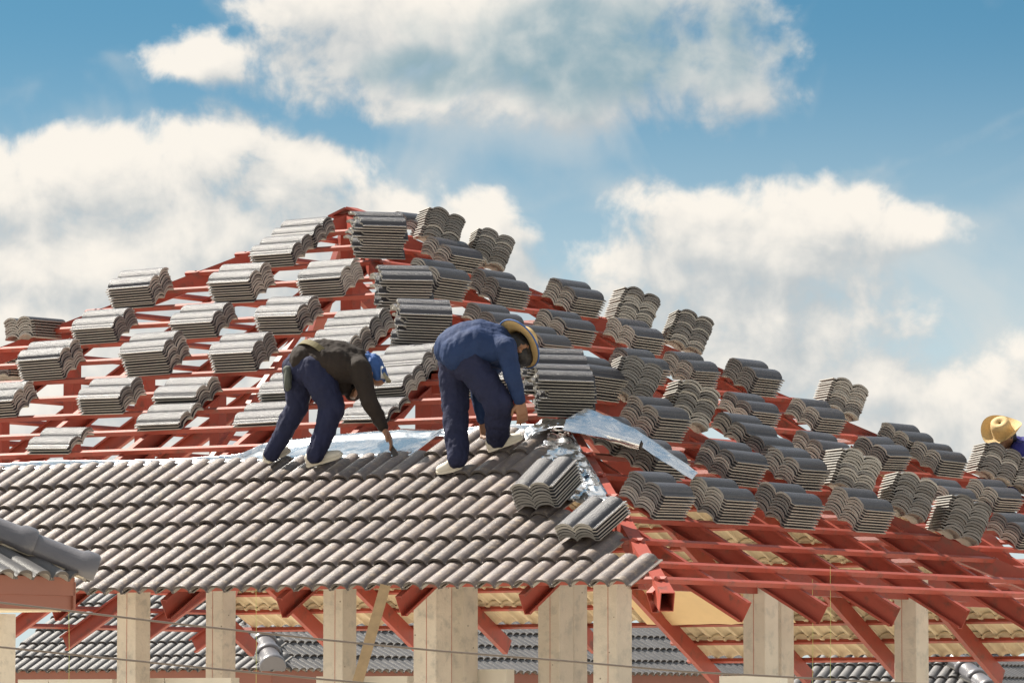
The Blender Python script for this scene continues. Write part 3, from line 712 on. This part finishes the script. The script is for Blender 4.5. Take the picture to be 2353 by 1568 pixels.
def worker_black():
    fR = hit(735, 1068, C + nA * .07, nA); fL = hit(628, 1062, C + nA * .07, nA); d0 = (fR.y + fL.y) / 2
    root = empty('person', (fR + fL) / 2)
    tag(root, 'person in faded black shirt and blue cap bending over the foil, arm reaching down', 'person', 'roofers at work')
    q = lambda x, y, dd: J(x, y, d0 + dd)
    hL, hR = q(683, 846, .06), q(722, 848, -.08); kL, kR = q(684, 930, .10), q(765, 935, -.14); aL = q(624, 1046, fL.y - d0); aR = q(724, 1050, fR.y - d0)
    w1, w2, ch, nk = q(722, 822, 0), q(762, 824, 0), q(800, 832, 0), q(832, 836, 0)
    sR, sL = q(826, 846, -.17), q(826, 838, .17); eR, wR, tR = q(848, 920, -.22), q(879, 980, -.20), q(898, 1012, -.18)
    eL, wL, tL = q(812, 900, .2), q(806, 905, .05), q(822, 905, -.06); hd_ = q(853, 852, 0)
    # body
    bm = bmesh.new()
    chain(bm, [(hL, .085), (kL, .055), (aL, .04)]); chain(bm, [(hR, .085), (kR, .055), (aR, .04)])
    chain(bm, [(w1, .105), (w2, .108), (ch, .108), (nk, .055), (hd_ - (hd_ - nk) * .3, .055)]); limb(bm, hL, w1, .09, .1); limb(bm, hR, w1, .09, .1)
    sphere(bm, hd_, .088); sphere(bm, hd_ + Vector((.045, -.0, -.045)), .065); sphere(bm, hd_ + Vector((.085, -.02, -.055)), .018)
    for k in (-1, 1): sphere(bm, hd_ + Vector((-.01, .085 * k, -.02)), .022)
    chain(bm, [(ch, .08), (sR, .054), (eR, .040), (wR, .028)]); chain(bm, [(ch, .08), (sL, .054), (eL, .040), (wL, .028)])
    hand(bm, wR, tR, Vector((-.3, -.8, .2)), .5, 1.15); hand(bm, wL, tL, Vector((0, .6, .6)), .7)
    fuse(bm, 'body', 'skin', root, .0075, 1)
    bm = bmesh.new()                          # trousers
    chain(bm, [(hL, .115), (hL.lerp(kL, .5), .100), (kL, .084), (kL.lerp(aL, .6), .068), (aL + UP * .02, .062)])
    chain(bm, [(hR, .120), (hR.lerp(kR, .5), .110), (kR, .090), (kR.lerp(aR, .6), .078), (aR + UP * .02, .068)]); limb(bm, hL, hR, .115, .12); limb(bm, (hL + hR) / 2, w1, .112, .105)
    fuse(bm, 'trousers', 'navy', root, .011, 3, .016, 14, 1)
    bm = bmesh.new()                          # shirt
    chain(bm, [(q(706, 830, 0), .138), (q(745, 822, 0), .140), (q(775, 828, 0), .150), (q(805, 838, 0), .142), (q(828, 842, 0), .105)])
    for k in (-.08, .08): chain(bm, [(q(740, 832, k), .115), (q(780, 838, k), .130), (q(812, 846, k), .110)])
    sphere(bm, q(784, 884, 0), .07); limb(bm, q(775, 860, 0), q(786, 890, 0), .09, .06)
    chain(bm, [(q(818, 845, -.1), .10), (sR, .085), (sR.lerp(eR, .5), .070), (eR, .062), (wR, .044)]); chain(bm, [(q(818, 845, .1), .10), (sL, .085), (eL, .062), (wL, .046)])
    fuse(bm, 'shirt', 'black', root, .011, 3, .014, 13, 5)
    # belt and pouch
    b = MB(); c = q(736, 824, 0); axd = Vector((.62, .46, .60)).normalized(); p1 = axd.cross(UP).normalized(); p2 = axd.cross(p1); c = q(724, 826, 0); rings = []
    for i in range(41):
        t = 2 * math.pi * i / 40; rad = p1 * math.cos(t) * .172 + p2 * math.sin(t) * .158; n_ = rad.normalized()
        p = c + rad; rings.append([p - axd * .024, p + axd * .024, p + axd * .024 + n_ * .006, p - axd * .024 + n_ * .006])
    b.loft(rings, 0, False, False); b.build('belt', 'belt', root)
    bm = bmesh.new(); pc = q(661, 868, -.05); sphere(bm, pc + UP * .06, .035); sphere(bm, pc, .045, (.7, 1.2, 1.9)); sphere(bm, pc - UP * .05, .04, (.7, 1.2, 1.2)); fuse(bm, 'pouch', 'pouch', root, .01, 3, .01, 20)
    # cap: cloth over the head and a brim
    bm = bmesh.new(); sphere(bm, hd_ + Vector((-.012, 0, .022)), .106); sphere(bm, hd_ + Vector((-.06, 0, .06)), .07); limb(bm, hd_ + Vector((-.03, 0, .06)), hd_ + Vector((.05, -.02, -.02)), .075, .07)
    cp_ = fuse(bm, 'head_cloth', 'capblue', root, .01, 2, .03, 22)
    b = MB(); rings = []
    for i in range(9):
        t = -1.1 + 2.2 * i / 8; o_ = hd_ + Vector((.075, .0, -.02)); y_ = .095 * math.sin(t); x_ = .055 * math.cos(t)
        rings.append([o_ + Vector((0, y_, .045)), o_ + Vector((x_ + .015, y_ * 1.05, -.05)), o_ + Vector((x_ + .010, y_ * 1.05, -.06)), o_ + Vector((-.008, y_, .030))])
    b.loft(rings, 0, True); b.build('cap_brim', 'khakicap', cp_)
    b = MB(); rings = []
    for i in range(9):
        t = -1.2 + 2.4 * i / 8; o_ = hd_ + Vector((.055, 0, -.03)); rings.append([o_ + Vector((.045 * math.cos(t), .105 * math.sin(t), .06)), o_ + Vector((.05 * math.cos(t) , .107 * math.sin(t), -.03)), o_ + Vector((.04 * math.cos(t), .1 * math.sin(t), -.03))])
    b.loft(rings, 0, True); b.build('white_cloth', 'white', cp_)
    shoe(root, hit(707, 1069, C + nA * .06, nA), hit(786, 1046, C + nA * .075, nA), nA); shoe(root, hit(612, 1062, C + nA * .06, nA), hit(646, 1058, C + nA * .06, nA) + Vector((.05, .14, .08)), nA)
worker_black()

def worker_blue():
    fL = hit(1052, 1079, C + nA * .07, nA); fR = hit(1130, 1033, C + nA * .07, nA); d0 = fL.y * .6 + fR.y * .4
    root = empty('person', (fR + fL) / 2)
    tag(root, 'person in blue long sleeved shirt and straw hat bending with both arms down', 'person', 'roofers at work')
    q = lambda x, y, dd: J(x, y, d0 + dd)
    hL, hR = q(1042, 832, .10), q(1080, 836, -.09); kL, kR = q(1046, 930, .08), q(1146, 925, -.16); aL = q(1052, 1060, fL.y - d0); aR = q(1142, 1016, fR.y - d0)
    w1, w2, ch, nk = q(1052, 800, 0), q(1085, 782, 0), q(1128, 782, 0), q(1168, 788, 0)
    sR, sL = q(1162, 800, -.18), q(1150, 812, .18); eR, wR, tR = q(1178, 864, -.22), q(1193, 918, -.18), q(1200, 955, -.16)
    eL, wL, tL = q(1097, 890, .18), q(1109, 962, .15), q(1116, 1000, .12); hd_ = q(1197, 800, 0.02)
    bm = bmesh.new()
    chain(bm, [(hL, .085), (kL, .055), (aL, .04)]); chain(bm, [(hR, .085), (kR, .055), (aR, .04)])
    chain(bm, [(w1, .105), (w2, .108), (ch, .108), (nk, .055), (hd_, .06)]); limb(bm, hL, w1, .09, .1); limb(bm, hR, w1, .09, .1)
    sphere(bm, hd_, .092); sphere(bm, hd_ + Vector((.01, 0, -.06)), .068); sphere(bm, hd_ + Vector((.02, -.01, -.115)), .018)
    for k in (-1, 1): sphere(bm, hd_ + Vector((-.01, .088 * k, -.02)), .022)
    chain(bm, [(ch, .08), (sR, .054), (eR, .040), (wR, .028)]); chain(bm, [(ch, .08), (sL, .054), (eL, .040), (wL, .028)])
    hand(bm, wR, tR, Vector((-.8, -.3, 0)), .45, 1.12); hand(bm, wL, tL, Vector((.8, -.3, 0)), .4)
    fuse(bm, 'body', 'skin', root, .0075, 1)
    bm = bmesh.new()
    chain(bm, [(hL, .112), (hL.lerp(kL, .5), .108), (kL, .098), (kL.lerp(aL, .6), .084), (aL + UP * .03, .076)])
    chain(bm, [(hR, .114), (hR.lerp(kR, .5), .114), (kR, .102), (kR.lerp(aR, .6), .090), (aR + UP * .03, .080)]); limb(bm, hL, hR, .118, .12); limb(bm, (hL + hR) / 2, w1, .122, .108)
    fuse(bm, 'trousers', 'navy', root, .011, 3, .018, 13, 2)
    bm = bmesh.new()
    chain(bm, [(q(1042, 800, 0), .142), (q(1070, 784, 0), .142), (q(1100, 782, 0), .152), (q(1130, 788, 0), .145), (q(1158, 796, 0), .10)])
    for k in (-.09, .09): chain(bm, [(q(1050, 812, k), .126), (q(1064, 804, k), .13), (q(1095, 790, k), .13), (q(1140, 800, k), .11)])
    limb(bm, q(1120, 815, 0), q(1150, 830, -.02), .09, .06)
    chain(bm, [(q(1140, 796, -.1), .10), (sR, .084), (sR.lerp(eR, .5), .070), (eR, .062), (wR, .045)]); chain(bm, [(q(1140, 800, .1), .10), (sL, .084), (eL, .062), (wL, .048)])
    fuse(bm, 'shirt', 'blue', root, .011, 3, .013, 12, 9)
    bm = bmesh.new(); sphere(bm, hd_ + Vector((.0, .01, .01)), .101); sphere(bm, hd_ + Vector((-.03, -.01, .03)), .085); sphere(bm, hd_ + Vector((.004, -.0, -.040)), .092, (1, 1.08, 1.1)); fuse(bm, 'hair', 'hair', root, .01, 2, .012, 30)  # hair extended over the face, its dark colour stands in for hat shade
    axis = Vector((.66, .56, .50)).normalized(); ring_hat(root, q(1186, 793, 0) + axis * .035, axis, .192, .100, .11, .012, 0, 'capblue')
    shoe(root, hit(1123, 1034, C + nA * .06, nA), hit(1200, 1006, C + nA * .09, nA), nA); shoe(root, hit(1064, 1074, C + nA * .06, nA), hit(1030, 1080, C + nA * .06, nA) + Vector((-.02, .0, .0)) + (hit(1040, 1080, C + nA * .06, nA) - hit(1064, 1074, C + nA * .06, nA)) * .8, nA)
worker_blue()

def worker_far():
    # stands on the back slope behind the hip; only hat and shoulder show
    feet = PC(.0, 0); hp = hit(2390, 1150, C2 + 2 * RM * eB - uC * -.6, nC)
    d0 = hp.y + .35
    root = empty('person', J(2400, 1175, d0))
    tag(root, 'person in violet blue shirt and curled straw hat at the right edge behind stacks', 'person', 'roofers at work')
    q = lambda x, y, dd: J(x, y, d0 + dd)
    hd_ = q(2306, 1005, -.12); nk = q(2326, 1025, -.06); ch = q(2360, 1040, 0); w1 = q(2400, 1030, .05)
    hL, hR = q(2410, 1045, .12), q(2416, 1050, -.08); kL, kR = q(2395, 1120, .2), q(2400, 1125, -.05); aL, aR = q(2410, 1190, .3), q(2418, 1195, .05)
    sR, sL = q(2340, 1035, -.2), q(2345, 1030, .2); eR, wR, tR = q(2345, 1090, -.25), q(2325, 1125, -.25), q(2318, 1150, -.25); eL, wL, tL = q(2350, 1090, .2), q(2335, 1125, .2), q(2330, 1150, .2)
    bm = bmesh.new()
    chain(bm, [(hL, .085), (kL, .055), (aL, .04)]); chain(bm, [(hR, .085), (kR, .055), (aR, .04)]); chain(bm, [(w1, .115), (ch, .108), (nk, .055), (hd_, .06)]); limb(bm, hL, w1, .09, .1); limb(bm, hR, w1, .09, .1)
    sphere(bm, hd_, .09); sphere(bm, hd_ + Vector((-.03, -.02, -.06)), .066)
    chain(bm, [(ch, .08), (sR, .054), (eR, .040), (wR, .028)]); chain(bm, [(ch, .08), (sL, .054), (eL, .040), (wL, .028)]); hand(bm, wR, tR, Vector((.8, -.3, 0))); hand(bm, wL, tL, Vector((-.8, -.3, 0)))
    fuse(bm, 'body', 'skin', root, .009, 1)
    bm = bmesh.new(); chain(bm, [(hL, .12), (kL, .09), (aL, .07)]); chain(bm, [(hR, .12), (kR, .09), (aR, .07)]); limb(bm, hL, hR, .12, .12); fuse(bm, 'trousers', 'navy', root, .014, 4, .03)
    bm = bmesh.new(); chain(bm, [(w1, .13), (q(2380, 1036, 0), .15), (ch, .15), (q(2338, 1032, -.02), .11)]); chain(bm, [(ch, .12), (sR, .085), (eR, .062), (wR, .046)]); chain(bm, [(ch, .12), (sL, .085), (eL, .062), (wL, .046)]); fuse(bm, 'shirt', 'violet', root, .013, 4, .024, 9, 3)
    bm = bmesh.new(); sphere(bm, hd_ + Vector((.01, .02, .01)), .1); fuse(bm, 'hair', 'hair', root, .012, 2, .012, 30)
    axis = Vector((-.30, -.62, .72)).normalized(); ring_hat(root, hd_ + axis * .05 + UP * .01, axis, .178, .092, .125, .0, .085, None, 'straw', twist=.5, dent=.2)
    for a_ in (aL, aR): shoe(root, a_ + Vector((.03, .02, -.06)), a_ + Vector((-.12, -.15, -.08)), UP)
worker_far()

# ------------------------------------------------------------------ neighbouring houses
def ridge_caps(parent, p0, p1, r=.115, seg=.36, mk='cap'):
    d = p1 - p0; L = d.length; d.normalize(); s = d.cross(UP).normalized(); u = s.cross(d); n = int(L / seg)
    for i in range(n):
        b = MB(); rings = []
        for t, rr in ((0, r * 1.08), (.015, r * 1.16), (.075, r * 1.16), (.10, r), (seg + .05, r * .93)):
            c = p0 + d * (i * seg + t); rings.append([c + s * (rr * math.cos(q)) + u * (rr * math.sin(q) * .95 - .01) for q in [math.pi * j / 10 for j in range(-1, 12)]])
        b.loft(rings, 0, True, True, True); c_ = b.build('ridge_cap', mk, parent)
    b = MB(); b.box(p0 - s * r * .8 - u * .05 + d * .05, d * (n * seg - .05), s * r * 1.6, u * .055); b.build('mortar_bed', 'mortar', parent)
def neighbour(name, corner, al, rowsA, tilesA, rowsB, tilesB, label, a_start=0, b_end_hip=None, runm=5.5, caps=True, capr=.115, wall=True, fh=.30, front_hip=True):
    root = empty('house', (corner.x, corner.y, 0)); tag(root, label, 'house', 'neighbouring houses')
    fA = Vector((-math.cos(al), math.sin(al), 0)); fB = Vector((math.sin(al), math.cos(al), 0))
    vA = fB * cp + UP * sp; mA = -fB * sp + UP * cp; vB = fA * cp + UP * sp; mB = -fA * sp + UP * cp
    for r in range(rowsA):
        k0 = max(0, math.ceil((r + .2) * gr / .3 - .6)) if front_hip else 0
        for k in range(k0, tilesA):
            o = corner + fA * (k * .3 + .3) + fB * (r * gr) + UP * (r * gr * T) + mA * .03
            tile(root, laid_frame(o - vA * .03 + vA * jit(.003), -fA, vA, mA), NEIGH)
    for r in range(rowsB):
        k0 = max(0, math.ceil((r + .2) * gr / .3 - .6)) if front_hip else 0
        k1 = tilesB if b_end_hip is None else int((b_end_hip - r * gr) / .3)
        for k in range(k0, k1):
            o = corner + fB * (k * .3) + fA * (r * gr) + UP * (r * gr * T) + mB * .03
            tile(root, laid_frame(o - vB * .03 + vB * jit(.003), fB, vB, mB), NEIGH)
    if caps and front_hip:
        dd = fA + fB + T * UP; ridge_caps(root, corner - dd * .03 + UP * .07, corner + dd * (max(rowsA, rowsB) * gr - .1) + UP * .07, capr)
    if caps and b_end_hip:
        dd = fA - fB + T * UP; c = corner + fB * b_end_hip; ridge_caps(root, c - dd * .05 + UP * .07, c + dd * (rowsB * gr) + UP * .07, capr)
    for d_, n_, L, rows, v_, m_ in ((fA, fB, tilesA * .3, rowsA, vA, mA), (fB, fA, b_end_hip or tilesB * .3, rowsB, vB, mB)):
        if L < .1: continue
        b = MB(); k = rows * gr; o = corner + n_ * .06 + UP * (.06 * T) - m_ * .03; q0 = .08 if front_hip else 0
        k2 = k if (b_end_hip and d_ is fB) else 0
        q = [o + d_ * q0, o + d_ * (L - .1), o + d_ * (L - .1 - k2) + (n_ + UP * T) * (k - .1), o + d_ * (q0 + (k if front_hip else 0)) + (n_ + UP * T) * (k - .1)]
        b.add(q + [p - m_ * .02 for p in q], [(0, 1, 2, 3), (7, 6, 5, 4), (0, 4, 5, 1), (1, 5, 6, 2), (2, 6, 7, 3), (3, 7, 4, 0)]); b.build('roof_deck', 'fascia', root)
    # fascia boards and walls
    for d_, n_, L in ((fA, fB, tilesA * .3), (fB, fA, b_end_hip or tilesB * .3)):
        if L < .1: continue
        for j, (h0, h1) in enumerate(((-fh / 2, .02), (-fh, -fh / 2 - .002))):
            b = MB(); b.box(corner + n_ * (.035 + .014 * j) + UP * h0 + d_ * .04, d_ * (L - .05), n_ * .02, UP * (h1 - h0)); b.build('fascia_board', 'fascia', root)
        b = MB(); b.box(corner + n_ * .07 - UP * (fh + .01) + d_ * .07, d_ * (L - .15), n_ * .45, UP * .012); b.build('soffit', 'cream', root)
        if wall:
          b = MB(); o = corner + n_ * .6 + d_ * .6; o.z = 0; b.box(o, d_ * (L - .7), n_ * .12, UP * (corner.z - .32)); b.build('wall', 'render', root)
    return root, fA, fB
# house behind on the left: front corner with its capped hip
neighbour('house', at(626, 1541, 57.5), AL, 8, 14, 4, 41, 'finished house behind, grey hip caps pointing forward between the left columns', b_end_hip=12.0, capr=.135)
# house behind on the right
neighbour('house', at(2296, 1618, 63), R(25), 5, 10, 7, 12, 'finished house behind at lower right with bright capped hip', capr=.13)
# nearer house at the left edge: its right slope, right hip and fascia
n0c = at(186, 1334, 27.0); L0 = 4.2
root, fA, fB = neighbour('house', n0c - eB * L0, AL, 0, 0, 5, 14, 'nearer house at left edge, ridge cap end and brown fascia over the new roof', b_end_hip=L0, capr=.105, front_hip=False, wall=False, fh=.155)
b = MB(); pc = at(24, 1480, 27.2); w = .08; b.box(Vector((pc.x - .075, pc.y, 0)), eB * .16 * 1.0, eA * .12, UP * (n0c.z - .17)); b.build('column', 'column', root)
b = MB(); b.box(n0c + eA * .035 - UP * .155 - eB * .02, eA * 2.0, eB * .02, UP * .15); b.build('fascia_board', 'fascia', root)

# ------------------------------------------------------------------ cables, lines, prop
def cable(pts, depth, r, name, mk, label, cat, group=None):
    P_ = [at(x, y, depth + i * .02) for i, (x, y) in enumerate(pts)]; b = MB(); o0 = P_[0]
    b.tube(P_, r, 6); o = b.build(name, mk, None, Matrix.Translation(o0)); tag(o, label, cat, group); return o
c1 = [(-400, 1345), (-150, 1368), (0, 1383), (200, 1407), (392, 1430), (741, 1468), (1019, 1495), (1300, 1517), (1568, 1541), (2035, 1566), (2500, 1590), (3200, 1618)]
c2 = [(-400, 1441), (0, 1485), (392, 1525), (741, 1559), (1019, 1583), (1568, 1622), (2500, 1680)]
cable(c1, 24, .0058, 'cable', 'wire', 'upper dark cable sagging across the picture in front of columns', 'cable', 'overhead cables')
cable(c2, 24, .0058, 'cable', 'wire', 'lower dark cable crossing the bottom left corner', 'cable', 'overhead cables')
for x, y0, y1, dp, mk, lb in ((158, 1396, 1600, 34.6, 'string', 'yellow green setting line hanging left of the first column'), (588, 1352, 1600, 34.2, 'string', 'yellow setting line hanging beside the capped hip'),
                              (1866, 1330, 1600, 34.5, 'string', 'thin yellow line hanging between the two right columns, left of the pair'), (1907, 1300, 1600, 34.6, 'string', 'thin green line hanging between the two right columns, right of the pair')):
    cable([(x, y0), (x + 1, (y0 + y1) / 2), (x, y1)], dp, .0014, 'setting_line', mk, lb, 'string', 'setting lines')
p0, p1 = at(884, 1349, 33.4), at(812, 1600, 33.0); dd = (p1 - p0); p1 = p0 + dd * (1 + (p1.z - 0) / max(p0.z - p1.z, .01) * 1.0); 
dv = (p1 - p0).normalized(); sd = dv.cross(Vector((0, 1, 0))).normalized()
b = MB(); b.box(p0 - sd * .035, p1 - p0, sd * .07, dv.cross(sd) * .04); o = b.build('timber_prop', 'wood', None, Matrix.Translation(p1)); tag(o, 'rough timber board leaning against the eave between two columns', 'timber prop')

# ------------------------------------------------------------------ hand tool of the worker in black
tp0 = at(893, 996, 36.1); d_ = hit(893, 1004, C + nA * .06, nA).y
t0, t1, t2 = at(890, 992, d_ - .06), at(897, 1016, d_ - .05), hit(908, 1046, C + nA * .05, nA)
kn = empty('putty_knife', t2); tag(kn, 'small hand tool held down on the foil by the worker in black', 'hand tool')
b = MB(); b.tube([t0, t0.lerp(t1, .5), t1], [.011, .014, .010], 8); b.build('handle', 'wood', kn)
bd = (t2 - t1).normalized(); bs = bd.cross(Vector((0, 1, 0))).normalized(); bn = bd.cross(bs)
b = MB(); b.add([t1 - bs * .006 - bn * .001, t1 + bs * .006 - bn * .001, t2 + bs * .022 - bn * .001, t2 - bs * .022 - bn * .001, t1 - bs * .006 + bn * .001, t1 + bs * .006 + bn * .001, t2 + bs * .022 + bn * .001, t2 - bs * .022 + bn * .001],
                [(0, 1, 2, 3), (7, 6, 5, 4), (0, 4, 5, 1), (1, 5, 6, 2), (2, 6, 7, 3), (3, 7, 4, 0)]); b.build('blade', 'dark', kn)
